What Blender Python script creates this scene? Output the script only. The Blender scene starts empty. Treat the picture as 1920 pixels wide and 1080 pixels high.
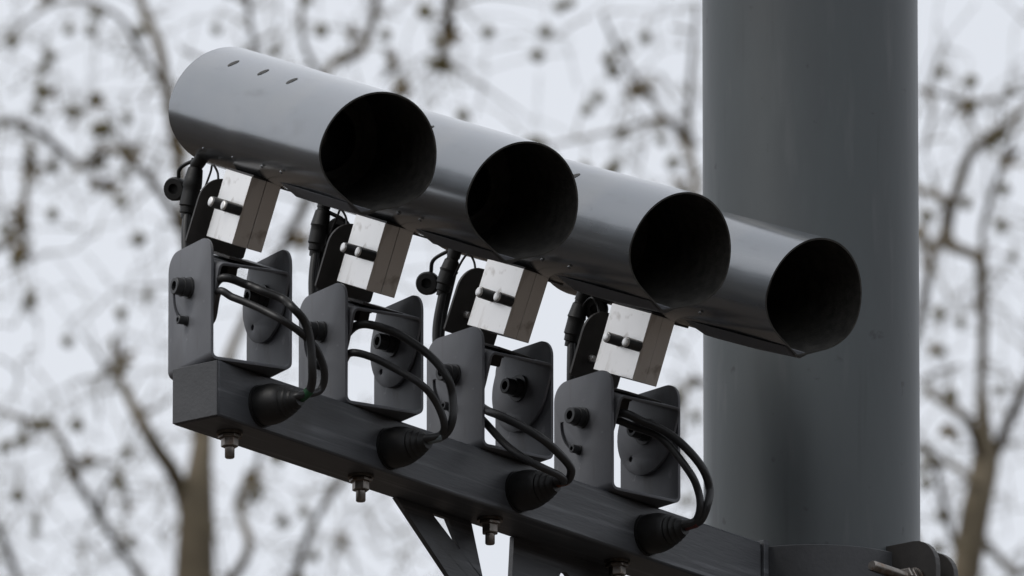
import bpy, bmesh, math, random
from mathutils import Vector, Matrix, noise
random.seed(11)
scn = bpy.context.scene
col = scn.collection
R = math.radians

# ------------------------------------------------------------------ camera
ZB = 9.67                                   # height of the underside of the cross-arm above the ground
CAM = Vector((-22.9258, -18.4062, -8.0662 + ZB))
VIEW = Vector((0.758958, 0.592477, 0.270100)).normalized()
cd = bpy.data.cameras.new('camera'); cam = bpy.data.objects.new('camera', cd); col.objects.link(cam)
cam.location = CAM
cam.rotation_euler = VIEW.to_track_quat('-Z', 'Y').to_euler()
cd.sensor_width = 36; cd.lens = 785.9
cd.clip_start = 0.5; cd.clip_end = 2000
cd.dof.use_dof = True; cd.dof.focus_distance = 31.1; cd.dof.aperture_fstop = 19.0
cd.dof.aperture_blades = 0
scn.camera = cam
scn.render.resolution_x = 1024; scn.render.resolution_y = 576

# ------------------------------------------------------------------ world: pale overcast sky
SUN_EL, SUN_AZ = R(46), R(292)
w = bpy.data.worlds.new('World'); scn.world = w; w.use_nodes = True
nt = w.node_tree; nt.nodes.clear()
out = nt.nodes.new('ShaderNodeOutputWorld'); bg = nt.nodes.new('ShaderNodeBackground')
sky = nt.nodes.new('ShaderNodeTexSky'); sky.sky_type = 'NISHITA'; sky.sun_disc = False
sky.sun_elevation = SUN_EL; sky.sun_rotation = SUN_AZ; sky.dust_density = 4.0
mx = nt.nodes.new('ShaderNodeMix'); mx.data_type = 'RGBA'; mx.inputs[0].default_value = 0.9
tc = nt.nodes.new('ShaderNodeTexCoord'); nz = nt.nodes.new('ShaderNodeTexNoise')
nz.inputs['Scale'].default_value = 3.0; nz.inputs['Detail'].default_value = 4
cr = nt.nodes.new('ShaderNodeValToRGB')
cr.color_ramp.elements[0].position = 0.3; cr.color_ramp.elements[0].color = (7.95, 8.25, 8.85, 1)
cr.color_ramp.elements[1].position = 0.7; cr.color_ramp.elements[1].color = (8.5, 8.8, 9.35, 1)
nt.links.new(tc.outputs['Generated'], nz.inputs['Vector']); nt.links.new(nz.outputs['Fac'], cr.inputs[0])
nt.links.new(sky.outputs[0], mx.inputs[6]); nt.links.new(cr.outputs[0], mx.inputs[7])
nt.links.new(mx.outputs[2], bg.inputs[0]); bg.inputs[1].default_value = 0.1
nt.links.new(bg.outputs[0], out.inputs[0])
sd = bpy.data.lights.new('sun', 'SUN'); so = bpy.data.objects.new('sun', sd); col.objects.link(so)
sd.energy = 1.0; sd.angle = R(25); sd.color = (1, 0.97, 0.93)
sdir = Vector((math.sin(SUN_AZ) * math.cos(SUN_EL), math.cos(SUN_AZ) * math.cos(SUN_EL), math.sin(SUN_EL)))
so.rotation_euler = (-sdir).to_track_quat('-Z', 'Y').to_euler(); so.location = (0, 0, 40)
scn.view_settings.view_transform = 'Standard'; scn.view_settings.look = 'None'
scn.view_settings.exposure = 0.0; scn.view_settings.gamma = 1.0; scn.view_settings.use_curve_mapping = False

# ------------------------------------------------------------------ materials
def mat(name, c1, c2=None, rough=.5, metal=0.0, scale=20, bump=0.0, bscale=200, stretch=None, spec=.5, rvar=.08, coat=0, streak=None, speck=None):
    m = bpy.data.materials.new(name); m.use_nodes = True
    n = m.node_tree; b = n.nodes['Principled BSDF']
    b.inputs['Metallic'].default_value = metal; b.inputs['Specular IOR Level'].default_value = spec
    b.inputs['Coat Weight'].default_value = coat; b.inputs['Coat Roughness'].default_value = .18
    t = n.nodes.new('ShaderNodeTexCoord'); mp = n.nodes.new('ShaderNodeMapping')
    if stretch: mp.inputs['Scale'].default_value = stretch
    n.links.new(t.outputs['Object'], mp.inputs[0])
    a = n.nodes.new('ShaderNodeTexNoise'); a.inputs['Scale'].default_value = scale; a.inputs['Detail'].default_value = 6
    a.inputs['Roughness'].default_value = .6
    n.links.new(mp.outputs[0], a.inputs['Vector'])
    r = n.nodes.new('ShaderNodeValToRGB')
    r.color_ramp.elements[0].position = .35; r.color_ramp.elements[1].position = .65
    r.color_ramp.elements[0].color = (*c1, 1); r.color_ramp.elements[1].color = (*(c2 or c1), 1)
    n.links.new(a.outputs['Fac'], r.inputs[0]); n.links.new(r.outputs[0], b.inputs['Base Color'])
    def overlay(vec_scale, sc, lo, hi, colr, amt):
        m2 = n.nodes.new('ShaderNodeMapping'); m2.inputs['Scale'].default_value = vec_scale
        n.links.new(t.outputs['Object'], m2.inputs[0])
        q = n.nodes.new('ShaderNodeTexNoise'); q.inputs['Scale'].default_value = sc; q.inputs['Detail'].default_value = 5
        n.links.new(m2.outputs[0], q.inputs['Vector'])
        k = n.nodes.new('ShaderNodeMapRange'); k.inputs['From Min'].default_value = lo; k.inputs['From Max'].default_value = hi
        k.inputs['To Max'].default_value = amt
        n.links.new(q.outputs['Fac'], k.inputs[0])
        mm = n.nodes.new('ShaderNodeMix'); mm.data_type = 'RGBA'; mm.inputs[7].default_value = (*colr, 1)
        src = b.inputs['Base Color'].links[0].from_socket
        n.links.new(k.outputs[0], mm.inputs[0]); n.links.new(src, mm.inputs[6]); n.links.new(mm.outputs[2], b.inputs['Base Color'])
    for ov in (streak or []) + (speck or []): overlay(*ov)
    mr = n.nodes.new('ShaderNodeMapRange')
    mr.inputs['To Min'].default_value = rough - rvar; mr.inputs['To Max'].default_value = rough + rvar
    n.links.new(a.outputs['Fac'], mr.inputs[0]); n.links.new(mr.outputs[0], b.inputs['Roughness'])
    if bump:
        k = n.nodes.new('ShaderNodeTexNoise'); k.inputs['Scale'].default_value = bscale; k.inputs['Detail'].default_value = 3
        n.links.new(mp.outputs[0], k.inputs['Vector'])
        bp = n.nodes.new('ShaderNodeBump'); bp.inputs['Strength'].default_value = bump; bp.inputs['Distance'].default_value = .002
        n.links.new(k.outputs['Fac'], bp.inputs['Height']); n.links.new(bp.outputs[0], b.inputs['Normal'])
    return m
M = {
 'pole':  mat('grey_pole_paint', (.070, .081, .085), (.082, .094, .098), .44, scale=6, bump=.12, bscale=60, stretch=(1, 1, .35), speck=[((1, 1, 1), 38, .68, .74, (.04, .042, .045), .75), ((1, 1, .16), 26, .60, .74, (.13, .137, .14), .5), ((1, 1, .06), 40, .60, .72, (.045, .05, .052), .5), ((2, 2, .5), 4, .5, .72, (.058, .063, .067), .6)]),
 'hood':  mat('grey_hood_paint', (.19, .205, .222), (.215, .23, .247), .24, metal=.62, coat=1.0, scale=14, bump=.05, bscale=300, stretch=(1, .12, 1), rvar=.06, speck=[((1, 1, 1), 70, .70, .77, (.11, .115, .12), .65), ((1, 1, 1), 7, .48, .72, (.27, .27, .265), .55), ((9, 1.2, 2), 9, .58, .74, (.13, .137, .145), .6)]),
 'yoke':  mat('dark_grey_bracket_paint', (.138, .143, .157), (.156, .161, .174), .5, scale=25, bump=.08, bscale=500, speck=[((1, 1, 1), 60, .67, .74, (.30, .30, .31), .5), ((1, 1, .25), 30, .60, .75, (.085, .075, .066), .6), ((1, 1, .4), 14, .52, .75, (.10, .10, .105), .6)]),
 'ear':   mat('bare_grey_metal', (.13, .12, .115), (.16, .148, .14), .5, scale=30, bump=.05, bscale=400),
 'beam':  mat('weathered_arm_paint', (.060, .063, .070), (.088, .093, .101), .42, scale=30, bump=.2, bscale=300, stretch=(.12, 1, 1), streak=[((3, 90, 90), 1, .54, .68, (.26, .27, .29), .42), ((1, 1, 1), 9, .55, .75, (.045, .043, .042), .7)]),
 'cap':   mat('plain_arm_paint', (.056, .058, .062), (.072, .074, .079), .45, scale=22, bump=.15, bscale=200),
 'dark':  mat('black_coated_metal', (.034, .031, .029), (.048, .044, .041), .5, scale=40),
 'liner': mat('matt_black_liner', (.034, .033, .030), (.07, .067, .06), .62, scale=60, bump=.2, bscale=400, spec=.4),
 'rubber': mat('black_rubber', (.009, .009, .009), (.014, .014, .0135), .5, scale=60, bump=.1, bscale=400),
 'cable': mat('black_cable_sheath', (.022, .022, .023), (.03, .03, .03), .42, scale=40),
 'glass': mat('dark_lens_glass', (.004, .004, .005), None, .08, scale=5),
 'steel': mat('brushed_steel', (.93, .91, .88), (.97, .95, .92), .42, metal=1, scale=50, bump=.04, bscale=300, stretch=(1, 1, .2), speck=[((1, 1, 1), 45, .58, .74, (.50, .46, .41), .75), ((1, 1, .2), 60, .6, .75, (.45, .40, .34), .5)]),
 'zinc':  mat('zinc_plated_bolt', (.20, .185, .17), (.34, .31, .28), .40, metal=1, scale=80, speck=[((1, 1, 1), 90, .52, .68, (.16, .085, .045), .7)]),
 'socket': mat('dark_oxide_bolt', (.028, .029, .030), (.042, .042, .043), .38, scale=60),
 'green': mat('green_tape', (.012, .075, .028), None, .5), 'orange': mat('orange_tape', (.16, .055, .02), None, .5),
 'red':   mat('red_tape', (.10, .02, .018), None, .5), 'clear': mat('pale_tape', (.16, .19, .2), None, .4),
 'bark':  mat('plane_tree_bark', (.12, .098, .066), (.20, .165, .115), .85, scale=4, bump=.6, bscale=18, spec=.2),
 'twig':  mat('twig_bark', (.135, .112, .068), (.20, .168, .105), .8, scale=10, spec=.2),
 'ball':  mat('seed_ball_bristles', (.085, .07, .018), (.14, .11, .03), .9, scale=60, bump=.8, bscale=150, spec=.1),
 'leaf':  mat('dead_leaf', (.13, .09, .035), (.21, .15, .06), .8, scale=30, spec=.15),
 'wood':  mat('added_woodland_brown', (.05, .041, .034), (.09, .074, .06), .95, scale=.6, bump=1, bscale=3, spec=.05),
 'ground': mat('dark_asphalt', (.060, .050, .042), (.085, .070, .058), .9, scale=.4, bump=.3, bscale=20, spec=.2),
}

# ------------------------------------------------------------------ helpers
def link(o, parent=None):
    col.objects.link(o)
    if parent is not None: o.parent = parent
    return o
def obj(name, bm, m, parent=None, smooth=None, bevel=0, kind=None, solid=0):
    bmesh.ops.recalc_face_normals(bm, faces=bm.faces)
    me = bpy.data.meshes.new(name); bm.to_mesh(me); bm.free(); me.materials.append(M[m])
    o = bpy.data.objects.new(name, me); link(o, parent)
    if solid:
        s = o.modifiers.new('solidify', 'SOLIDIFY'); s.thickness = solid; s.offset = -1; s.use_even_offset = True
    if bevel:
        b = o.modifiers.new('bevel', 'BEVEL'); b.width = bevel; b.segments = 2; b.limit_method = 'ANGLE'; b.angle_limit = R(40)
    if smooth is not None:
        me.polygons.foreach_set('use_smooth', [True] * len(me.polygons))
        me.set_sharp_from_angle(angle=R(smooth))
    if kind: o['kind'] = kind
    return o
def thing(name, label, cat, loc, rot=None, group=None):
    o = bpy.data.objects.new(name, None); col.objects.link(o); o.empty_display_size = .05
    if rot is not None: o.matrix_world = Matrix.Translation(loc) @ rot.to_4x4()
    else: o.location = loc
    o['label'] = label; o['category'] = cat
    if group: o['group'] = group
    return o
def box(bm, a, b):
    vs = [bm.verts.new((x, y, z)) for x in (a[0], b[0]) for y in (a[1], b[1]) for z in (a[2], b[2])]
    for f in ((0, 1, 3, 2), (4, 6, 7, 5), (0, 4, 5, 1), (2, 3, 7, 6), (0, 2, 6, 4), (1, 5, 7, 3)):
        bm.faces.new([vs[i] for i in f])
def basis(ax):
    ax = Vector(ax).normalized(); t = Vector((0, 0, 1)) if abs(ax.z) < .9 else Vector((1, 0, 0))
    u = ax.cross(t).normalized(); return ax, u, ax.cross(u)
def lathe(bm, p0, ax, prof, n=24, phase=0):
    # prof: list of (distance along axis, radius)
    a, u, v = basis(ax); p0 = Vector(p0); rings = []
    for d, r in prof:
        if r < 1e-6: rings.append([bm.verts.new(p0 + a * d)])
        else: rings.append([bm.verts.new(p0 + a * d + (u * math.cos(phase + 2 * math.pi * k / n) + v * math.sin(phase + 2 * math.pi * k / n)) * r) for k in range(n)])
    for A, B in zip(rings, rings[1:]):
        for k in range(n):
            k2 = (k + 1) % n
            if len(A) == 1 and len(B) == 1: continue
            if len(A) == 1: bm.faces.new((A[0], B[k2], B[k]))
            elif len(B) == 1: bm.faces.new((A[k], A[k2], B[0]))
            else: bm.faces.new((A[k], A[k2], B[k2], B[k]))
    for Rg in (rings[0], rings[-1]):
        if len(Rg) > 1: bm.faces.new(Rg)
def spline(pts, sub=6):
    pts = [Vector(p) for p in pts]; P = [pts[0] * 2 - pts[1]] + pts + [pts[-1] * 2 - pts[-2]]; o = []
    for i in range(1, len(P) - 2):
        a, b, c, d = P[i - 1:i + 3]
        for k in range(sub):
            t = k / sub
            o.append(.5 * ((2 * b) + (c - a) * t + (2 * a - 5 * b + 4 * c - d) * t * t + (3 * b - a - 3 * c + d) * t ** 3))
    o.append(pts[-1]); return o
def tube(bm, pts, rad, n=10, cap=True):
    # rad: float or list; parallel-transport frame
    if not isinstance(rad, (list, tuple)): rad = [rad] * len(pts)
    T = []
    for i in range(len(pts)):
        a = pts[max(0, i - 1)]; b = pts[min(len(pts) - 1, i + 1)]; t = (b - a)
        T.append(t.normalized() if t.length > 1e-9 else Vector((0, 0, 1)))
    _, u, _ = basis(T[0]); rings = []
    for p, t, r in zip(pts, T, rad):
        u = (u - t * u.dot(t)); u = u.normalized() if u.length > 1e-6 else basis(t)[1]
        v = t.cross(u)
        rings.append([bm.verts.new(p + (u * math.cos(2 * math.pi * k / n) + v * math.sin(2 * math.pi * k / n)) * r) for k in range(n)])
    for A, B in zip(rings, rings[1:]):
        for k in range(n): bm.faces.new((A[k], A[(k + 1) % n], B[(k + 1) % n], B[k]))
    if cap: bm.faces.new(rings[0]); bm.faces.new(rings[-1])
def rpoly(corners, seg=6):
    # corners: (x, y, radius) -> rounded polygon
    o = []; n = len(corners)
    for i in range(n):
        p = Vector(corners[i][:2]); r = corners[i][2]
        a = (Vector(corners[i - 1][:2]) - p); b = (Vector(corners[(i + 1) % n][:2]) - p)
        if r <= 0: o.append(p); continue
        a.normalize(); b.normalize(); half = a.angle(b) / 2; d = r / math.tan(half)
        c = p + (a + b).normalized() * (r / math.sin(half)); s = p + a * d - c; e = p + b * d - c
        sa = math.atan2(s.y, s.x); da = (math.atan2(e.y, e.x) - sa + math.pi) % (2 * math.pi) - math.pi
        for k in range(seg + 1): o.append(c + Vector((math.cos(sa + da * k / seg), math.sin(sa + da * k / seg))) * r)
    return o
def circ(x, y, r, n=16): return [Vector((x + r * math.cos(2 * math.pi * k / n), y + r * math.sin(2 * math.pi * k / n))) for k in range(n)]
def sheet(loops):
    # flat face (z = 0) with holes
    bm = bmesh.new(); ed = []
    for L in loops:
        vs = [bm.verts.new((p.x, p.y, 0)) for p in L]
        ed += [bm.edges.new((vs[i], vs[(i + 1) % len(vs)])) for i in range(len(vs))]
    bmesh.ops.triangle_fill(bm, use_beauty=True, use_dissolve=False, edges=ed)
    return bm
def plate(loops, th, fn):
    # extruded plate: fn(x, y, depth) -> Vector
    bm = sheet(loops); r = bmesh.ops.extrude_face_region(bm, geom=bm.faces[:])
    for v in [g for g in r['geom'] if isinstance(g, bmesh.types.BMVert)]: v.co.z = th
    for v in bm.verts: v.co = fn(*v.co)
    return bm
def u_bend(loops, half, rad, flip=1):
    # bend a flat pattern (s along x, y along y) into a U: base |s|<half-rad, then upright
    bm = sheet(loops); b = half - rad
    cuts = [b + rad * math.pi / 2 * k / 6 for k in range(7)]
    for s in [c for c in cuts] + [-c for c in cuts]:
        bmesh.ops.bisect_plane(bm, geom=bm.verts[:] + bm.edges[:] + bm.faces[:], plane_co=(s, 0, 0), plane_no=(1, 0, 0))
    for v in bm.verts:
        s = v.co.x; g = 1 if s > 0 else -1; q = abs(s)
        if q <= b: x, z = q, 0
        elif q <= b + rad * math.pi / 2:
            a = (q - b) / rad; x = b + rad * math.sin(a); z = rad * (1 - math.cos(a))
        else: x = half; z = rad + q - b - rad * math.pi / 2
        v.co = Vector((g * x, v.co.y, flip * z))
    return bm

# ------------------------------------------------------------------ setting
bm = bmesh.new()
for x, y in ((-400, -400), (400, -400), (400, 400), (-400, 400)): bm.verts.new((x, y, 0))
bm.faces.new(bm.verts[:])
g = obj('ground', bm, 'ground'); g['kind'] = 'structure'

# unseen woodland belt added as the dark skyline mirrored in the hoods; its tops stay below the stretch of sky in view
bm = bmesh.new(); NR, NV = 260, 10; grid = []
for k in range(NR):
    a = 2 * math.pi * k / NR; col_ = []
    hgt = 18.6 + 2.4 * noise.noise(Vector((math.cos(a) * 9, math.sin(a) * 9, 0)))
    for v in range(NV + 1):
        t = v / NV
        rr_ = 47 + 6 * t ** 2 + 2.2 * noise.noise(Vector((math.cos(a) * 14, math.sin(a) * 14, t * 5)))
        col_.append(bm.verts.new((1.4 + rr_ * math.cos(a), rr_ * math.sin(a), hgt * t)))
    for v in range(3):
        rr_ = 56 + 4 * v; col_.append(bm.verts.new((1.4 + rr_ * math.cos(a), rr_ * math.sin(a), hgt * (.9, .6, 0)[v])))
    grid.append(col_)
for k in range(NR):
    A_, B_ = grid[k], grid[(k + 1) % NR]
    for v in range(len(A_) - 1): bm.faces.new((A_[v], B_[v], B_[v + 1], A_[v + 1]))
wd = obj('added_woodland', bm, 'wood', kind='stuff'); wd['label'] = 'unseen brown woodland belt added for the dark reflections in the hoods'; wd['category'] = 'woodland'

# ------------------------------------------------------------------ pole
PX, PY, PR = 1.3929, .0401, .1532
pole = thing('steel_pole', 'thick round grey painted steel pole that carries the camera arm', 'pole', (PX, PY, 0))
bm = bmesh.new()
lathe(bm, (0, 0, .03), (0, 0, 1), [(0, PR), (3, PR), (6, PR), (9, PR), (10, PR), (12.2, PR)], 96)
obj('shaft', bm, 'pole', pole, smooth=40)
bm = bmesh.new(); lathe(bm, (0, 0, 12.231), (0, 0, 1), [(0, PR + .004), (.03, PR + .004), (.05, PR * .7), (.06, 0)], 64)
obj('cap', bm, 'pole', pole, smooth=35)
bm = plate([rpoly([(-.26, -.26, .03), (.26, -.26, .03), (.26, .26, .03), (-.26, .26, .03)])], .03, lambda x, y, z: Vector((x, y, z)))
obj('base_plate', bm, 'pole', pole)

# ------------------------------------------------------------------ clamp round the pole
cl = thing('pole_clamp', 'dark two-part clamp with bolted lugs gripping the thick round pole', 'clamp', (PX, PY, ZB))
def half_band(a0, a1, z0, z1, name):
    bm = bmesh.new(); n = 40; rings = []
    for k in range(n + 1):
        a = a0 + (a1 - a0) * k / n; cx, sx = math.cos(a), math.sin(a)
        rings.append([bm.verts.new((r * cx, r * sx, z)) for r, z in ((PR + .001, z0), (PR + .010, z0), (PR + .010, z1), (PR + .001, z1))])
    for A, B in zip(rings, rings[1:]):
        for k in range(4): bm.faces.new((A[k], A[(k + 1) % 4], B[(k + 1) % 4], B[k]))
    bm.faces.new(rings[0]); bm.faces.new(rings[-1])
    return obj(name, bm, 'cap', cl, smooth=40, bevel=.001)
ga = .10
half_band(math.pi / 2 + ga, 3 * math.pi / 2 - ga, -.09, .076, 'band')
half_band(-math.pi / 2 + ga, math.pi / 2 - ga, -.09, .070, 'band')
for sgn in (-1, 1):
    for x in (-.026, .017):
        yy = sgn * .148; ye = sgn * .238
        L = rpoly([(yy, -.09, 0), (ye, -.09, .04), (ye, .086 if x < 0 else .078, .04), (yy, .086 if x < 0 else .078, 0)])
        obj('lug', plate([L], .011, lambda a, b, d, x=x: Vector((x + d, a, b))), 'dark', cl, bevel=.001)
    for z in (.028, -.05):
        y = sgn * .202
        bm = bmesh.new(); lathe(bm, (-.128, y, z), (1, 0, 0), [(0, .0065), (.002, .0078), (.186, .0078)], 16)
        ro = obj('threaded_rod', bm, 'zinc', cl, smooth=40)
        for x in (-.052, -.042):
            bm = bmesh.new(); lathe(bm, (x, y, z), (1, 0, 0), [(0, .0125), (.0015, .0145), (.0085, .0145), (.0098, .0125)], 6)
            obj('nut', bm, 'zinc', ro, bevel=.0006)
        bm = bmesh.new(); lathe(bm, (-.032, y, z), (1, 0, 0), [(0, .017), (.0055, .017)], 20); obj('washer', bm, 'zinc', ro, bevel=.0004)
        bm = bmesh.new(); lathe(bm, (.0285, y, z), (1, 0, 0), [(0, .0145), (.010, .0145)], 6); obj('nut', bm, 'zinc', ro, bevel=.0006)

# ------------------------------------------------------------------ arm
arm = thing('support_arm', 'dark grey square steel arm running out from the pole under the row of cameras', 'support arm', (0, 0, ZB))
H = W = .08
bm = bmesh.new(); box(bm, (.002, 0, 0), (1.223, W, H))
o = obj('beam', bm, 'beam', arm, smooth=45, bevel=.0035)
bm = bmesh.new(); box(bm, (-.0005, .0012, .0012), (.0019, W - .0012, H - .0012))
obj('end_cap', bm, 'cap', arm, bevel=.0007)
bm = bmesh.new(); box(bm, (1.2232, -.004, -.05), (1.2342, W + .004, H + .003))
obj('flange', bm, 'beam', arm, bevel=.0012)
bm = bmesh.new(); box(bm, (1.2344, .002, -.04), (PX - PR - .0105, W - .002, H - .006))
obj('saddle', bm, 'beam', arm)
YB = W - .010
br = rpoly([(.482, -.0005, 0), (.651, -.0005, 0), (.678, -.078, .01), (.72, -.118, .02), (1.236, -.492, 0), (1.236, -.565, 0)])
tri = rpoly([(.562, -.0065, .001), (.598, -.0065, .001), (.628, -.048, .0008)], 2)
obj('brace', plate([br, tri], .008, lambda x, y, d: Vector((x, YB + d, y))), 'beam', arm, bevel=.0008)
gs = rpoly([(.747, -.0005, 0), (.974, -.0005, 0), (.974, -.13, .01), (.737, -.13, .01)])
obj('gusset', plate([gs, circ(.862, -.040, .0125)], .008, lambda x, y, d: Vector((x, YB + d, y))), 'beam', arm, bevel=.0008)
bm = bmesh.new(); box(bm, (1.2365, YB - .03, -.60), (PX - PR - .001 + .045, YB + .035, -.46)); obj('brace_foot', bm, 'beam', arm, bevel=.001)
# cable glands: stepped rubber boots on the front face
GX = [.096, .378, .666, .958]; TAPE = ['green', 'clear', 'orange', 'red']
for gx in GX:
    bm = bmesh.new()
    pr = [(0, .032), (.004, .0335), (.016, .0340), (.026, .0325), (.034, .0300), (.040, .0272), (.0415, .0250), (.0445, .0258), (.047, .0232),
          (.049, .0215), (.0515, .0222), (.054, .0190), (.0565, .0172), (.059, .0176), (.062, .0142), (.067, .0125)]
    lathe(bm, (gx, -.0006, .034), (0, -1, 0), [(d_, r_ * .84) for d_, r_ in pr], 32)
    gl = obj('cable_gland', bm, 'rubber', arm, smooth=50)
    bm = bmesh.new(); lathe(bm, (gx, -.0003, .034), (0, -1, 0), [(0, .0296), (.0035, .0296)], 32); obj('gasket', bm, 'rubber', gl, smooth=40)
# weld beads along the top of the end plate
SP, X0 = .28879, .0766
BX = [X0 + i * SP for i in range(4)]
for bx in BX:
    bm = bmesh.new(); lathe(bm, (bx, .0401, .0), (0, 0, -1), [(.0004, .018), (.004, .018)], 24)
    wa = obj('washer', bm, 'zinc', arm, smooth=40)
    bm = bmesh.new(); lathe(bm, (bx, .0401, -.0042), (0, 0, -1), [(0, .0155), (.0015, .0165), (.005, .0165), (.0052, .0122), (.0165, .0122), (.0175, .011)], 6, phase=random.random())
    nu = obj('nut', bm, 'zinc', arm, bevel=.0006)
    bm = bmesh.new(); lathe(bm, (bx, .0401, -.0215), (0, 0, -1), [(0, .0068), (.014, .0068), (.0155, .0058)], 16)
    obj('bolt_end', bm, 'zinc', nu, smooth=40)

# ------------------------------------------------------------------ swivel brackets
PAN = [-23.44, -20.63, -13.74, -12.16]; TILT = R(21.7)
PD, GW, HB, ZP = .125, .126, .1765, .1156
POS = ['under the outermost camera at the free end of the arm', 'second from the free end of the arm',
       'third from the free end of the arm', 'on the arm right beside the pole']
rad = .011; blen = GW / 2 - rad + rad * math.pi / 2
smax = blen + HB - rad                         # unrolled half length
sp_ = lambda z: -(blen + z - rad)              # unrolled coordinate of height z on the left plate
def slot_loop():
    o = []; r0 = .0455
    A = [R(4 - 92 * k / 14) for k in range(15)]
    for a in A: o.append((math.cos(a) * (r0 + .0034), math.sin(a) * (r0 + .0034)))
    for a in reversed(A): o.append((math.cos(a) * (r0 - .0034), math.sin(a) * (r0 - .0034)))
    return [Vector((sp_(ZP + z), y)) for y, z in o]
brk = []
for i in range(4):
    b = thing('swivel_bracket', 'dark grey U-shaped swivel bracket ' + POS[i], 'bracket', (BX[i], .0401, ZB + H + .0006),
              Matrix.Rotation(R(PAN[i]), 3, 'Z'), 'swivel brackets along the arm')
    brk.append(b)
    outer = rpoly([(-smax, -PD / 2, .026), (smax, -PD / 2, .026), (smax, PD / 2, .026), (-smax, PD / 2, .026)], 8)
    bm = u_bend([outer, slot_loop()], GW / 2, rad)
    o = obj('yoke', bm, 'yoke', b, smooth=35, bevel=.0008)
    s = o.modifiers.new('solidify', 'SOLIDIFY'); s.thickness = .0045; s.offset = -1
    o.modifiers.move(1, 0)
    # inner tilting yoke: inverted U with round ears
    GI, RE, UT = GW / 2 - .0075, .0615, .0455
    ty = bpy.data.objects.new('tilt_yoke', None)
    b2 = GI - .009; bl2 = b2 + .009 * math.pi / 2
    sc = bl2 + UT - .009                        # unrolled position of the pivot line
    pts = []
    for k in range(25):
        a = -math.pi / 2 + math.pi * k / 24; pts.append(Vector((sc + math.cos(a) * RE, math.sin(a) * RE)))
    for k in range(25):
        a = math.pi / 2 + math.pi * k / 24; pts.append(Vector((-sc + math.cos(a) * RE, math.sin(a) * RE)))
    h1 = circ(sc + .0464 * .92, .0464 * .38, .0042, 12)
    bm = u_bend([pts, h1], GI, .009, -1)
    for v in bm.verts:
        z = v.co.z + UT; y = v.co.y
        v.co = Vector((v.co.x, y * math.cos(TILT) - z * math.sin(TILT), ZP + y * math.sin(TILT) + z * math.cos(TILT)))
    o = obj('tilt_yoke', bm, 'yoke', b, smooth=35, bevel=.0006)
    s = o.modifiers.new('solidify', 'SOLIDIFY'); s.thickness = .004; s.offset = -1
    o.modifiers.move(1, 0)
    # pivot bolts: socket head on the left plate, hex head inside the right one
    bm = bmesh.new()
    lathe(bm, (-GW / 2 - .0004, 0, ZP), (-1, 0, 0), [(0, .0150), (.003, .0150), (.0032, .0128), (.0100, .0128), (.0104, .0138), (.0125, .0138), (.0128, .0120), (.0228, .0120), (.024, .0110), (.024, .0066), (.013, .0062), (.013, 0)], 28)
    obj('pivot_bolt', bm, 'socket', b, smooth=35)
    xi = GI - .0045
    bm = bmesh.new()
    lathe(bm, (xi, 0, ZP), (-1, 0, 0), [(0, .019), (.003, .019), (.0032, .0135), (.012, .0135), (.0122, .0112), (.024, .0112), (.0252, .0102), (.0252, .0062), (.015, .0058), (.015, 0)], 28)
    obj('pivot_bolt', bm, 'socket', b, smooth=35)
    for s_, x in ((-1, GW / 2 - .0047), (1, -GW / 2 + .0047)):
        bm = bmesh.new(); lathe(bm, (x, 0, ZP), (s_, 0, 0), [(0, .024), (.0024, .024)], 24); obj('spacer', bm, 'yoke', b, smooth=40)
    ang = R(-80)
    sy, sz = .0455 * math.cos(ang), .0455 * math.sin(ang)
    bm = bmesh.new()
    lathe(bm, (-GW / 2 - .0004, sy, ZP + sz), (-1, 0, 0), [(0, .0072), (.0018, .0072), (.002, .006), (.013, .006), (.0138, .0052), (.0138, .0032), (.007, .003), (.007, 0)], 20)
    obj('slot_bolt', bm, 'socket', b, smooth=35)
    bm = bmesh.new()
    cz = lambda x, y, z: Vector((x, y * math.cos(TILT) - z * math.sin(TILT), ZP + y * math.sin(TILT) + z * math.cos(TILT)))
    up = cz(0, 0, 1) - cz(0, 0, 0)
    lathe(bm, cz(-.018, -.012, UT - .0045), -up, [(0, .019), (.003, .019), (.0032, .0165), (.0155, .0165), (.017, .015)], 6, phase=.4)
    obj('clamp_bolt', bm, 'dark', b, bevel=.0008)
    bm = bmesh.new()
    lathe(bm, (0, 0, .0046), (0, 0, 1), [(0, .018), (.003, .018), (.0032, .0145), (.012, .0145), (.013, .013)], 6)
    obj('base_bolt', bm, 'zinc', b, bevel=.0006)

# ------------------------------------------------------------------ cameras
CROT = [(-25.21, 21.64, 7.72), (-21.05, 21.93, 5.99), (-12.84, 21.66, 4.95), (-9.12, 21.49, 2.13)]
CPOS = ['outermost in the row, at the free end of the arm', 'second from the free end of the arm',
        'third from the free end of the arm', 'last in the row, right in front of the thick pole']
HW, U0, FM, FR = .0886, .2358, .3239, -.1771
RT, RBE = .0924, .0745
def hood_profile(off=0, f=FM):
    g_ = min(1, max(0, (f - .02) / (FM - .02)))
    P = []; a = HW - off; t = RT - off; b = RBE - .0075 * g_ - off * .8; tip = .0748 + .0030 * g_ - off
    ph = math.asin(b / tip)
    lo = -ph; hi = math.pi + ph
    n = 64
    for k in range(n + 1):
        q = lo + (hi - lo) * k / n
        P.append((a * math.cos(q), (t if math.sin(q) > 0 else b) * math.sin(q)))
    P.append((0, -tip))
    return P
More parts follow.
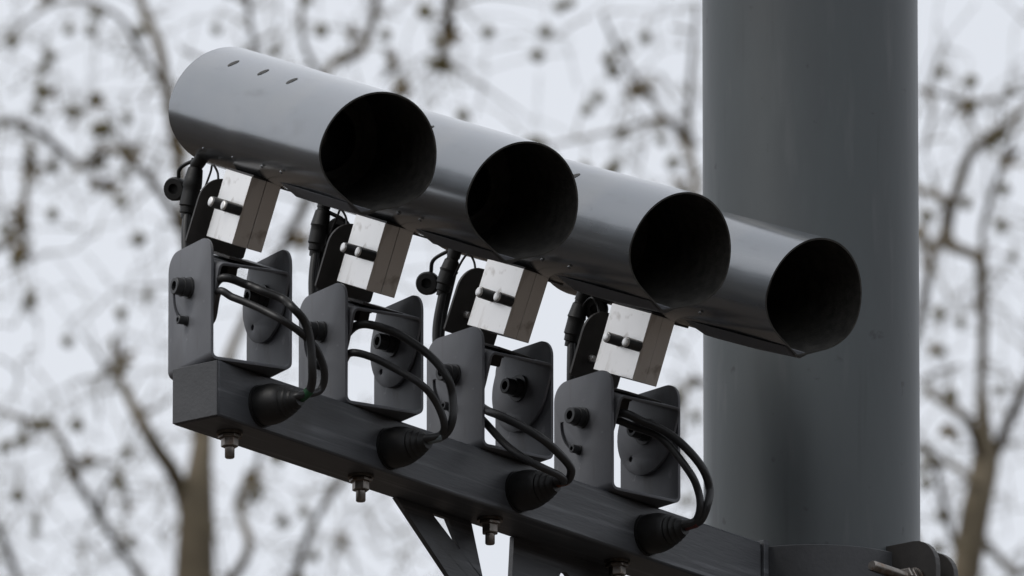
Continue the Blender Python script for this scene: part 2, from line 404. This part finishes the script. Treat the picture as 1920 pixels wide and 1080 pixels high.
# cables, world coordinates relative to the underside of the arm: from inside the yoke to the gland
CAB = [[[(0.005,0.000,0.195),(0.032,-0.025,0.188),(0.033,-0.049,0.176),(0.049,-0.074,0.163),(0.041,-0.099,0.144),(0.064,-0.100,0.130),(0.077,-0.100,0.105),(0.085,-0.097,0.069),(0.099,-0.084,0.048)],
  [(0.008,0.006,0.178),(0.008,-0.019,0.166),(0.014,-0.043,0.154),(0.019,-0.068,0.140),(0.025,-0.093,0.124),(0.060,-0.094,0.116),(0.094,-0.094,0.102),(0.119,-0.091,0.074),(0.126,-0.078,0.050)]],
 [[(0.306,0.000,0.195),(0.339,-0.028,0.191),(0.358,-0.056,0.172),(0.369,-0.083,0.147),(0.379,-0.100,0.120),(0.391,-0.100,0.098),(0.391,-0.100,0.062),(0.392,-0.086,0.043)],
  [(0.299,0.006,0.155),(0.304,-0.026,0.145),(0.325,-0.057,0.125),(0.335,-0.089,0.102),(0.362,-0.094,0.082),(0.381,-0.094,0.054),(0.388,-0.082,0.043)]],
 [[(0.591,0.000,0.137),(0.579,-0.032,0.121),(0.588,-0.063,0.103),(0.598,-0.095,0.080),(0.629,-0.100,0.065),(0.656,-0.100,0.050),(0.667,-0.088,0.038)],
  [(0.599,0.006,0.121),(0.597,-0.031,0.083),(0.596,-0.068,0.055),(0.603,-0.094,0.039),(0.636,-0.096,0.035),(0.660,-0.085,0.034)]],
 [[(0.893,0.000,0.196),(0.916,-0.028,0.184),(0.935,-0.056,0.167),(0.944,-0.083,0.141),(0.958,-0.100,0.112),(0.972,-0.100,0.087),(0.966,-0.100,0.061),(0.966,-0.088,0.042)],
  [(0.900,0.020,0.190),(0.920,-0.010,0.180),(0.937,-0.045,0.160),(0.940,-0.089,0.107),(0.954,-0.094,0.081),(0.958,-0.094,0.058),(0.961,-0.084,0.042)]]]
# rear plug: (f, u) points in the camera's own frame on the plane x = -0.03
PLUG = [[(-.150, .166), (-.158, .150), (-.1446, .0884), (-.1209, .0495)],
        [(-.152, .165), (-.1500, .153), (-.1398, .0983), (-.1154, .0443)],
        [(-.127, .166), (-.1275, .148), (-.1273, .1046), (-.1102, .0413)],
        [(-.112, .166), (-.1130, .150), (-.1105, .0969), (-.0885, .0463)]]
for i in range(4):
    pan, tilt, roll = [R(v) for v in CROT[i]]
    S = Vector((math.cos(pan), math.sin(pan), 0)); F0 = Vector((math.sin(pan), -math.cos(pan), 0)); Uz = Vector((0, 0, 1))
    F = math.cos(tilt) * F0 - math.sin(tilt) * Uz; U = math.cos(tilt) * Uz + math.sin(tilt) * F0
    S, U = math.cos(roll) * S - math.sin(roll) * U, math.cos(roll) * U + math.sin(roll) * S
    rot = Matrix((S, -F, U)).transposed()
    loc = Vector((BX[i], .0401, ZB + H + ZP))
    c = thing('traffic_camera', 'grey tube-hooded traffic camera ' + CPOS[i], 'camera', loc, rot, 'tube-hooded cameras in a row on the arm')
    L = lambda x, f, u: Vector((x, -f, u))
    inv = (Matrix.Translation(loc) @ rot.to_4x4()).inverted()
    # hood shell
    P = hood_profile(); Q = hood_profile(.0022); bm = bmesh.new(); n = len(P)
    stations = [FR, FR + .004] + [FR + (FM - FR) * k / 10 for k in range(1, 10)] + [FM]
    rings = []
    for k, f in enumerate(stations):
        sc = 1
        rings.append([bm.verts.new(L(x * sc, f, U0 + u * sc)) for x, u in hood_profile(0, f)])
    for A, B in zip(rings, rings[1:]):
        for k in range(n): bm.faces.new((A[k], A[(k + 1) % n], B[(k + 1) % n], B[k]))
    hood = obj('hood', bm, 'hood', c, smooth=35)
    bm = bmesh.new(); vs = [bm.verts.new(L(x * .98, FR + .001, U0 + u * .98)) for x, u in hood_profile(0, FR)]; bm.faces.new(vs)
    r = bmesh.ops.extrude_face_region(bm, geom=bm.faces[:])
    for v in [g_ for g_ in r['geom'] if isinstance(g_, bmesh.types.BMVert)]: v.co.y -= .004
    obj('rear_cap', bm, 'hood', c)
    bm = bmesh.new(); q2 = hood_profile(.0026); rr = [[bm.verts.new(L(x, FM + .0002, U0 + u)) for x, u in hood_profile(.0002)], [bm.verts.new(L(x, FM + .0002, U0 + u)) for x, u in q2]]
    for f in (FM - .0004, FM - .05, FM - .12, FM - .19): rr.append([bm.verts.new(L(x, f, U0 + u)) for x, u in hood_profile(.0026, f)])
    for A, B in zip(rr, rr[1:]):
        for k in range(n): bm.faces.new((A[k], A[(k + 1) % n], B[(k + 1) % n], B[k]))
    bm.faces.new(rr[-1])
    li = obj('liner', bm, 'liner', c, smooth=35)
    bm = bmesh.new(); lathe(bm, L(0, FM - .188, U0 + .006), (0, -1, 0), [(0, .058), (.012, .058), (.014, .054), (.014, .046), (.006, .045), (.006, 0)], 40)
    ln = obj('lens_bezel', bm, 'liner', c, smooth=35)
    bm = bmesh.new(); lathe(bm, L(0, FM - .183, U0 + .006), (0, -1, 0), [(0, .044), (.005, .044), (.008, .03), (.0095, 0)], 40)
    obj('lens', bm, 'glass', ln, smooth=60)
    # keel rail under the front half
    bm = bmesh.new(); k0 = .105
    sec = [(-.030, -.0685), (-.012, -.0815), (.012, -.0815), (.030, -.0685)]
    e0 = [bm.verts.new(L(x, k0, U0 + (-.0735 if abs(x) < .02 else -.0675))) for x, u in sec]
    e1 = [bm.verts.new(L(x, k0 + .034, U0 + u)) for x, u in sec]
    e2 = [bm.verts.new(L(x, FM - .10, U0 + u)) for x, u in sec]
    e3 = [bm.verts.new(L(x * .8, FM - .004, U0 + max(u, -.0785))) for x, u in sec]
    for A, B in ((e0, e1), (e1, e2), (e2, e3)):
        for k in range(4): bm.faces.new((A[k], A[(k + 1) % 4], B[(k + 1) % 4], B[k]))
    bm.faces.new(e0); bm.faces.new(e3)
    obj('rain_lip', bm, 'yoke', hood, bevel=.0012, smooth=30)
    # slots high on the flanks, screws low on them
    for sx in (-1, 1):
        for f in (-.0758, .0238, .1195):
            a0 = math.atan2(.0688 / RT, .0594 / HW); bm = bmesh.new(); up_, lo_ = [], []
            for k in range(9):
                t = (k / 8 - .5) * .19; hw_ = .0056 * math.sqrt(max(.04, 1 - (2 * k / 8 - 1) ** 2)); a = a0 + t
                x = (HW + .0005) * math.cos(a) * sx; u = (RT + .0005) * math.sin(a)
                up_.append(bm.verts.new(L(x, f + hw_ + t * .02, U0 + u))); lo_.append(bm.verts.new(L(x, f - hw_ + t * .02, U0 + u)))
            for k in range(8): bm.faces.new((up_[k], up_[k + 1], lo_[k + 1], lo_[k]))
            obj('vent_slot', bm, 'liner', hood)
        for f in (-.0884, .0101, .1066, .1699):
            q = math.atan2(-.0565 / RBE, .0608 / HW); x, u = HW * math.cos(q) * sx, RBE * math.sin(q)
            nn = Vector((x / HW ** 2, 0, u / RBE ** 2)).normalized()
            bm = bmesh.new(); lathe(bm, L(x, f, U0 + u) - nn * .0005, nn, [(0, .0027), (.0012, .0025), (.0019, .0014), (.0021, 0)], 14)
            obj('screw', bm, 'hood', hood, smooth=60)
    # mounting: rear plate, steel block, screws
    pl = rpoly([(-.0605, .0500, .004), (.0305, .0500, .004), (.0305, .149, .004), (-.0605, .149, .034)], 8)
    obj('mounting_plate', plate([pl], .004, lambda a, b_, d: L(a, -.0565 - d, b_)), 'dark', c, bevel=.0007)
    bm = bmesh.new(); box(bm, (-.046, .0300 - .0862, .0669), (-.0225, .0300, .163))
    blk = obj('mounting_block', bm, 'steel', c, bevel=.0007)
    bm = bmesh.new(); box(bm, (-.0214, .0298 - .0850, .0669), (.0015, .0298, .163))
    obj('mounting_block', bm, 'steel', c, bevel=.0007)
    bm = bmesh.new(); box(bm, (-.040, -.048, .0463), (.026, .0562, .0500)); obj('foot', bm, 'dark', c, bevel=.0006)
    bm = bmesh.new(); box(bm, (-.043, -.054, .158), (.030, .029, .166)); obj('saddle', bm, 'dark', c, bevel=.001)
    for f in (.0075, .0500):
        bm = bmesh.new()
        lathe(bm, L(-.0462, f, .1145), (-1, 0, 0), [(0, .0078), (.0235, .0078), (.0242, .0070), (.0242, 0)], 20)
        sc_ = obj('screw', bm, 'socket', c, smooth=35)
        bm = bmesh.new(); lathe(bm, L(-.0462 - .0243, f, .1145), (-1, 0, 0), [(0, .0070), (.0022, .0066), (.003, .0052)], 20)
        obj('screw_end', bm, 'steel', sc_, smooth=35)
    if i > 1:
        bm = bmesh.new(); lathe(bm, L(-.032, -.0566, .081), (0, -1, 0), [(0, .0055), (.005, .0052), (.007, .004)], 12); obj('screw', bm, 'steel', c, smooth=35)
    # plug, stub and cables
    pp = [L(-.03, f, u) for f, u in PLUG[i]]
    bm = bmesh.new(); a = pp[1]; ax = pp[2] - pp[1]; ln_ = ax.length
    lathe(bm, a - ax.normalized() * .014, ax, [(0, .0085), (.012, .0085), (.014, .0105), (.030, .0128), (ln_ * .62, .0135), (ln_ * .66, .0122), (ln_ * .8, .0122), (ln_ + .004, .0125), (ln_ + .006, .0105), (ln_ + .014, .010), (ln_ + .015, .0078), (ln_ + .022, .0072)], 24)
    obj('plug', bm, 'rubber', c, smooth=35)
    bm = bmesh.new(); tube(bm, spline([pp[0] + Vector((0, 0, .012)), pp[0], a - ax.normalized() * .005], 4), .0095, 14); obj('plug_stub', bm, 'rubber', c, smooth=45)
    # dangling dust cap on a strap
    cap_at = [L(-.040, -.181, .117), L(-.010, -.128, .137), L(-.032, -.163, .110), L(-.012, -.098, .151)][i]
    bm = bmesh.new(); lathe(bm, cap_at + Vector((.006, .004, 0)), (-.8, -.6, -.15), [(0, .0145), (.003, .0165), (.012, .0165), (.0145, .0145), (.0145, .0075), (.008, .0068), (.008, 0)], 24)
    dc = obj('dust_cap', bm, 'rubber', c, smooth=40)
    bm = bmesh.new(); tube(bm, spline([pp[0] + Vector((.004, -.002, .006)), (pp[0] + cap_at) / 2 + Vector((-.008, .010, .006)), cap_at + Vector((0, 0, .014))], 6), .0028, 8); obj('strap', bm, 'rubber', dc, smooth=45)
    bm = bmesh.new()
    w0 = L(-.046, -.075, .163); tube(bm, spline([L(-.03, -.112, .128), L(-.034, -.100, .152), w0, L(-.04, -.066, .155), L(-.038, -.058, .142)], 6), .0016, 8)
    obj('wire', bm, 'cable', c, smooth=45)
    # cables: through the bracket, then looping to the gland
    bmw = Matrix.Translation((BX[i], .0401, ZB + H)) @ Matrix.Rotation(R(PAN[i]), 4, 'Z')
    tip = Vector((GX[i], -.066, ZB + .034))
    for k, path in enumerate(CAB[i]):
        a = pp[2] - ax.normalized() * .004
        pts = [a, pp[3]] if k == 0 else [a + Vector((.012, .006, .03)), pp[3] + Vector((.016, .010, 0))]
        pts += [inv @ (bmw @ Vector((-.022 + .014 * k, .075, .112 - .02 * k))), inv @ (bmw @ Vector((-.022 + .012 * k, .035, .105 - .018 * k)))]
        pts += [inv @ Vector((x, y, z + ZB)) for x, y, z in path]
        pts += [inv @ (tip + Vector((.004 - .008 * k, -.004, .003))), inv @ (tip + Vector((.004 - .008 * k, .012, 0)))]
        s = spline(pts, 7); bm = bmesh.new(); tube(bm, s, .0060 - .0006 * k, 12)
        cb = obj('cable', bm, 'cable', c, smooth=50)
        if k == 0:
            bm = bmesh.new(); e = s[-13:-5]; tube(bm, e, .0067, 12); obj('tape', bm, TAPE[i], cb, smooth=50)

# ------------------------------------------------------------------ plane trees in the background
RIGHT = Vector((VIEW.y, -VIEW.x, 0)).normalized(); AWAY = Vector((VIEW.x, VIEW.y, 0)).normalized()
DT = 65.0; K = 41915 / DT; PIT = math.asin(VIEW.z)
TC = CAM + VIEW * DT                      # the stretch of crown the arm stands against
def tp(x, y, dep=0.0):
    # crown coordinates: x, y on a 1/645 m lattice measured from a fixed corner; dep metres further back
    return TC + RIGHT * ((x - 960) / K) + Vector((0, 0, 1)) * ((540 - y) / (K * math.cos(PIT))) + AWAY * (dep + (540 - y) / K * 0.0)
rnd = random.Random(5)
class Tree:
    def __init__(s, label, base_xy, dep):
        s.dep = dep
        b = tp(base_xy[0], base_xy[1], dep); s.root = thing('plane_tree', label, 'tree', (b.x, b.y, 0), None, 'bare plane trees behind the pole')
        s.o = Vector((b.x, b.y, 0)); s.nodes = []; s.tw = bmesh.new(); s.nb = 0
    def limb(s, pts, name='branch', j=.25, n=8, mat_='bark'):
        P = []; ph = rnd.random() * 6
        for k, (x, y, r) in enumerate(pts):
            d = s.dep + j * math.sin(ph + k * .9)
            P.append((tp(x, y, d), r / K))
        V = spline([p for p, r in P], 5); rr = []
        for k in range(len(V)):
            t = k / 5; a = min(int(t), len(P) - 2); f = t - a
            rr.append((P[a][1] * (1 - f) + P[a + 1][1] * f) * (1 + .07 * noise.noise(V[k] * 4)))
        V = [v + noise.noise_vector(v * 3.0) * .008 for v in V]
        bm = bmesh.new(); tube(bm, [v - s.o for v in V], rr, n); o = obj(name, bm, mat_, s.root, smooth=60)
        s.nodes += [(v, r) for v, r in zip(V, rr)]
        return o
    def near(s, p):
        return min(s.nodes, key=lambda q: (q[0] - p).length_squared * (1 if q[1] < .012 else .8))
    def reach(s, p, r1=.0022, r0=None, crook=.07):
        a, ra = s.near(p); d = p - a; L = d.length
        if L < .01: return
        r0 = min(ra * .8, r0 or (.0032 + .0065 * min(1, L / .6)))
        perp = Vector((rnd.uniform(-1, 1), rnd.uniform(-1, 1), rnd.uniform(-.2, 1))) * L * crook
        m1 = a + d * .35 + perp + Vector((0, 0, .03 * L)); m2 = a + d * .72 + perp * .6 + Vector((0, 0, .02 * L))
        V = spline([a, m1, m2, p], 4); n = len(V)
        rr = [r0 + (r1 - r0) * k / (n - 1) for k in range(n)]
        tube(s.tw, [v - s.o for v in V], rr, 5)
        s.nodes += [(v, q) for v, q in list(zip(V, rr))[2:]]
    def side_twigs(s, V, count, length):
        for _ in range(count):
            a, ra = rnd.choice(V); 
            d = Vector((rnd.uniform(-1, 1), rnd.uniform(-1, 1), rnd.uniform(-.6, 1))).normalized() * length * rnd.uniform(.3, 1)
            s.reach(a + d)
    def ball(s, p, r=.0165):
        st = rnd.uniform(.03, .07); top = p + Vector((rnd.uniform(-.01, .01), rnd.uniform(-.01, .01), r + st))
        s.reach(top, .0014)
        o = bpy.data.objects.new('seed_ball', BALLS[s.nb % 3]); s.nb += 1
        link(o, s.root); o.location = p - s.o; f = r / .0165
        o.scale = (f, f, f); o.rotation_euler = (rnd.uniform(-.15, .15), rnd.uniform(-.15, .15), rnd.uniform(0, 6))
        tube(s.tw, [p - s.o + Vector((0, 0, r * .8)), (p + top) / 2 - s.o + Vector((.003, .002, 0)), top - s.o], .0013, 4)
    def leaf(s, p, size=.06):
        s.reach(p + Vector((0, 0, .02)), .0014)
        o = bpy.data.objects.new('dead_leaf', LEAVES[s.nb % 3]); s.nb += 1
        link(o, s.root); o.location = p - s.o; f = size / .06
        o.scale = (f, f, f); o.rotation_euler = (rnd.uniform(-.6, .6), rnd.uniform(-.6, .6), rnd.uniform(0, 6))
    def done(s):
        obj('twigs', s.tw, 'twig', s.root, smooth=60, kind='stuff')
def ball_mesh(seed):
    bm = bmesh.new(); bmesh.ops.create_icosphere(bm, subdivisions=2, radius=.0165)
    for v in bm.verts: v.co *= 1 + .16 * noise.noise(v.co * 160 + Vector((seed, 0, 0))) + (.06 if rnd.random() < .4 else 0)
    me = bpy.data.meshes.new('seed_ball'); bm.to_mesh(me); bm.free(); me.materials.append(M['ball']); return me
def leaf_mesh(seed):
    bm = bmesh.new(); g_ = 7; vs = {}
    for a in range(g_):
        for b in range(g_):
            u, v = a / (g_ - 1) - .5, b / (g_ - 1) - .5
            r_ = Vector((u, v)); ang = math.atan2(v, u); lob = .72 + .28 * math.cos(5 * ang + seed)
            q = r_ * lob * .075; curl = (q.x ** 2 + q.y ** 2) * 16 + .012 * math.sin(u * 5 + seed) * math.cos(v * 6)
            vs[a, b] = bm.verts.new((q.x, curl, -.02 + q.y))
    for a in range(g_ - 1):
        for b in range(g_ - 1): bm.faces.new((vs[a, b], vs[a + 1, b], vs[a + 1, b + 1], vs[a, b + 1]))
    me = bpy.data.meshes.new('dead_leaf'); bm.to_mesh(me); bm.free(); me.materials.append(M['leaf']); return me
BALLS = [ball_mesh(k * 7.3) for k in range(3)]; LEAVES = [leaf_mesh(k * 2.1) for k in range(3)]
def px_down(y): return y
GROUND_Y = 540 + TC.z * K * math.cos(PIT)      # lattice row of the ground

def plant(t, balls, leaves, fills):
    for x, y in balls: t.ball(tp(x, y, t.dep + rnd.uniform(-.5, .5)), rnd.uniform(.0155, .021))
    for x, y, sz in leaves: t.leaf(tp(x, y, t.dep + rnd.uniform(-.4, .4)), sz)
    for (x0, y0, x1, y1, n) in fills:
        pts = [tp(rnd.uniform(x0, x1), rnd.uniform(y0, y1), t.dep + rnd.uniform(-.9, .9)) for _ in range(n)]
        pts.sort(key=lambda p: (t.near(p)[0] - p).length)
        for k, p in enumerate(pts): t.reach(p, *((.0035, rnd.uniform(.005, .009)) if k % 5 == 0 else (.0018, None)), crook=rnd.uniform(.01, .07))

# left tree
A = Tree('bare plane tree whose trunk rises behind the free end of the arm', (372, 1080), 0.0)
A.limb([(360, GROUND_Y, 190), (350, GROUND_Y * .6, 140), (380, 3000, 95), (372, 1700, 60), (374, 1300, 48), (370, 1080, 38), (372, 960, 33), (376, 880, 24), (378, 800, 19), (374, 650, 16), (354, 450, 14), (336, 310, 12), (313, 190, 10), (300, 110, 9), (285, 60, 9), (268, 0, 8), (250, -90, 7), (240, -260, 4)], 'trunk', .1, 14)
A.limb([(370, 1010, 20), (335, 920, 16), (290, 870, 13), (257, 800, 11), (232, 720, 9), (216, 650, 7), (210, 590, 4)])
A.limb([(352, 440, 9), (300, 390, 8), (250, 347, 7.5), (205, 305, 8), (180, 285, 9), (150, 273, 7), (105, 237, 8), (50, 228, 6), (-60, 250, 4)])
A.limb([(-90, 520, 7), (15, 468, 8), (42, 425, 9), (47, 330, 6), (52, 240, 5)], j=.1)
A.limb([(372, 1180, 14), (430, 1120, 11), (468, 1070, 9), (456, 1000, 8), (449, 930, 8), (463, 870, 9), (478, 845, 6), (500, 800, 3)])
A.limb([(320, 1120, 9), (220, 1000, 6), (150, 915, 7), (118, 860, 6), (60, 825, 5), (-20, 760, 3)])
A.limb([(220, 1000, 5), (190, 950, 5), (222, 920, 4), (150, 905, 4)], j=.3)
A.limb([(180, 1180, 7), (60, 1110, 7), (30, 1055, 7), (0, 1005, 6), (-60, 960, 4)])
A.limb([(298, 120, 5), (262, 92, 5), (212, 62, 4.5), (130, 45, 4), (60, 48, 3.5), (-40, 90, 2)])
A.limb([(262, 800, 5), (288, 745, 4), (322, 700, 3)])
A.limb([(378, 820, 11), (440, 620, 9), (500, 480, 7), (532, 428, 8), (565, 392, 9), (600, 340, 7), (605, 230, 7), (625, 140, 8), (648, 92, 9), (678, 42, 9), (702, -20, 8), (730, -160, 5)])
A.limb([(702, -40, 7), (770, -60, 8), (838, -30, 9), (841, 20, 10), (832, 62, 8), (836, 82, 5)], j=.3)
A.limb([(620, 160, 6), (575, 120, 5), (566, 60, 5), (578, 0, 5), (590, -80, 4)])
A.limb([(600, 300, 5), (500, 160, 5), (470, 90, 5), (462, 30, 5), (450, -60, 4)])
A.limb([(470, 100, 4), (430, 65, 5), (395, 80, 5), (340, 95, 3)])
A.limb([(430, 1110, 9), (540, 1050, 7), (600, 980, 6), (690, 930, 5), (760, 900, 3)], j=.5)
A.limb([(374, 1500, 40), (200, 1330, 32), (20, 1180, 26), (-180, 980, 20), (-330, 760, 15), (-420, 480, 12), (-520, 200, 9), (-560, -80, 6), (-600, -300, 3)])
A.limb([(-180, 980, 14), (-420, 900, 11), (-640, 700, 9), (-820, 560, 6), (-950, 480, 3)])
A.limb([(-400, 560, 9), (-260, 330, 7), (-200, 120, 6), (-150, -120, 4)])
A.limb([(-90, 1080, 10), (-330, 1130, 8), (-560, 1040, 6), (-760, 1010, 4)])
plant(A, [(17,28),(85,25),(90,16),(78,120),(72,132),(65,170),(75,182),(37,183),(125,150),(134,146),(232,213),(238,224),(180,225),(195,226),(50,240),(185,290),(200,315),(235,355),(255,365),(10,370),(42,415),(46,424),(5,425),(103,468),(48,490),(33,520),(57,540),(232,468),(178,180),(172,165),(355,12),(300,75),(405,70),(430,65),(455,25),(548,15),(510,35),(575,75),(228,602),(224,614),(279,592),(131,687),(90,755),(160,795),(145,800),(75,840),(20,905),(50,910),(38,945),(70,970),(65,962),(225,905),(240,950),(520,895),(528,938),(526,925),(478,870),(575,1010),(560,1022),(590,1000),(5,1020),(240,885),(786,4),(794,45),(800,73),(835,77),(820,61),(723,116),(778,151),(819,161),(810,195),(867,210),(916,140),(1024,53),(1049,6),(1069,12),(996,208),(1008,185),(1013,228),(600,30),(640,60),(655,25),(170,120),(180,95),(265,130),(150,240),(95,245)],
      [(128,152,.05),(234,217,.055),(182,228,.05),(80,128,.05),(228,606,.06),(745,70,.075),(752,80,.06),(455,28,.06),(198,310,.06),(175,290,.055),(45,412,.06),(155,792,.05),(148,900,.06),(238,945,.05),(30,468,.06),(655,30,.055),(840,40,.06),(468,868,.06),(335,300,.06),(345,318,.07),(555,392,.06),(640,930,.07),(85,28,.05),(50,240,.06)],
      [(-120, -80, 340, 240, 192), (-120, 240, 340, 460, 122), (-120, 460, 330, 740, 62), (-120, 740, 360, 1150, 421), (340, -80, 920, 190, 245), (380, 860, 860, 1150, 262), (880, -60, 1150, 260, 20), (340, 300, 700, 700, 52), (-400, -200, -120, 1100, 105), (400, 200, 900, 800, 52)])
plant(A, [(rnd.uniform(-900, -60), rnd.uniform(-200, 1150)) for _ in range(60)], [], [(-950, -300, -150, 1250, 221)])
A.done()
# right tree
B = Tree('bare plane tree with a forked trunk rising beyond the thick pole', (1800, 1080), 0.6)
B.limb([(1640, GROUND_Y, 200), (1650, GROUND_Y * .6, 150), (1700, 3000, 95), (1760, 1700, 60), (1780, 1250, 42), (1800, 1080, 32), (1820, 960, 29), (1838, 860, 29), (1855, 770, 27), (1854, 700, 16), (1851, 600, 9), (1853, 520, 9), (1850, 430, 11), (1845, 395, 12), (1828, 376, 10), (1806, 358, 11), (1785, 335, 14), (1786, 305, 13), (1803, 252, 10), (1828, 192, 9), (1860, 166, 9), (1890, 138, 9), (1930, 90, 7), (1990, 10, 5), (2040, -120, 3)], 'trunk', .08, 14)
B.limb([(1788, 345, 11), (1762, 378, 10), (1747, 440, 9), (1732, 500, 9), (1700, 570, 8), (1660, 700, 8), (1720, 900, 9), (1800, 1040, 14)], j=.15)
B.limb([(1784, 312, 10), (1762, 262, 9), (1738, 215, 8), (1712, 175, 7), (1660, 80, 5), (1600, -60, 3)])
B.limb([(1850, 420, 7), (1858, 350, 6), (1858, 280, 6), (1882, 215, 5), (1915, 150, 3)])
B.limb([(1858, 745, 14), (1890, 692, 11), (1920, 652, 10), (1965, 600, 8), (2060, 480, 5)])
B.limb([(1846, 770, 10), (1818, 730, 10), (1790, 695, 8), (1755, 640, 6), (1738, 580, 4), (1760, 555, 4), (1810, 562, 4)])
B.limb([(1836, 870, 9), (1880, 900, 8), (1915, 950, 7), (1960, 960, 5)])
B.limb([(1800, 1080, 9), (1850, 1060, 7), (1870, 1025, 8), (1905, 1040, 6), (1960, 1000, 4)])
B.limb([(1822, 950, 9), (1785, 880, 7), (1760, 800, 6), (1735, 770, 4)])
B.limb([(1840, 850, 8), (1800, 790, 7), (1762, 740, 6), (1730, 700, 5), (1690, 690, 4)])
B.limb([(1738, 220, 4), (1758, 120, 4), (1730, 64, 3.5), (1790, 42, 4), (1850, 36, 5), (1905, 46, 4), (1980, 60, 3)])
B.limb([(1700, 570, 8), (1560, 520, 8), (1420, 420, 7), (1330, 350, 7), (1308, 285, 8), (1304, 205, 7), (1290, 135, 7), (1270, 92, 6), (1228, 64, 5), (1170, 20, 4), (1130, -40, 3)])
B.limb([(1312, 200, 6), (1296, 100, 6), (1300, 20, 5), (1310, -80, 4)])
B.limb([(1316, 180, 4), (1262, 160, 5), (1235, 150, 5), (1150, 140, 3.5), (1060, 125, 3), (985, 130, 2.5)])
B.limb([(1500, 520, 6), (1360, 600, 5), (1300, 640, 5), (1282, 720, 4), (1270, 800, 3)], j=.4)
B.limb([(1780, 1300, 40), (1950, 1200, 32), (2120, 1020, 24), (2260, 800, 17), (2330, 520, 13), (2420, 240, 10), (2460, -40, 7), (2500, -280, 3)])
B.limb([(2150, 980, 14), (2360, 900, 11), (2560, 740, 8), (2720, 620, 5)])
B.limb([(2320, 560, 9), (2200, 340, 7), (2120, 120, 5), (2090, -120, 3)])
plant(B, [(1104,67),(1124,31),(1142,26),(1151,47),(1175,8),(1212,26),(1098,205),(1098,222),(1145,240),(1155,281),(1267,122),(1244,151),(1171,145),(1309,234),(1277,252),(1285,248),(1293,326),(1300,340),(1777,17),(1830,47),(1834,52),(1905,57),(1877,80),(1890,140),(1895,222),(1893,232),(1750,315),(1915,305),(1765,555),(1805,560),(1790,660),(1735,770),(1755,780),(1765,905),(1865,1025),(1740,830),(1775,810),(1275,930),(1272,660),(1268,705),(1300,640),(1310,600),(1290,820),(1772,555),(1880,640),(1740,360),(1820,290)],
      [(1208,22,.055),(1180,10,.05),(1140,30,.05),(1280,250,.06),(1245,150,.05),(1098,213,.045),(1830,48,.05),(1895,226,.06),(1790,660,.06),(1868,1030,.06),(1770,555,.06),(1750,318,.05),(1740,360,.06),(1765,900,.06)],
      [(1150, -60, 1320, 380, 105), (1240, 540, 1325, 980, 62), (1720, -60, 2040, 300, 96), (1720, 300, 1850, 520, 23), (1860, 250, 2040, 620, 45), (1720, 520, 2040, 1120, 297), (1330, -60, 1720, 1100, 87), (2040, -100, 2250, 1100, 52)])
plant(B, [(rnd.uniform(1960, 2700), rnd.uniform(-200, 1150)) for _ in range(50)], [], [(2050, -300, 2750, 1250, 195)])
B.done()
# third tree further back
Cc = Tree('bare plane tree farther back, only its fine upper twigs showing between the other two', (900, 1200), 14.0)
Cc.limb([(980, GROUND_Y * 1.2, 170), (960, 3000, 80), (930, 1700, 45), (900, 1300, 26), (880, 1100, 16), (840, 980, 10), (760, 900, 7), (640, 860, 5)], 'trunk', .1, 12)
Cc.limb([(905, 1350, 16), (760, 1200, 12), (660, 1080, 9), (600, 1000, 7), (560, 930, 5), (500, 880, 3)])
Cc.limb([(780, 1220, 10), (600, 1150, 8), (480, 1080, 6), (420, 980, 5), (420, 880, 3)])
Cc.limb([(880, 1100, 12), (1000, 900, 9), (1150, 760, 7), (1280, 640, 6), (1290, 560, 4)])
Cc.limb([(1150, 760, 7), (1250, 800, 5), (1300, 720, 4), (1310, 640, 3)])
plant(Cc, [(545,960),(600,905),(690,1010),(760,1040),(1290,700),(1300,760),(1275,610)], [(640,925,.08),(660,940,.08),(570,1015,.07),(1285,680,.06)],
      [(390, 850, 900, 1180, 105), (1230, 540, 1320, 850, 31)])
Cc.done()
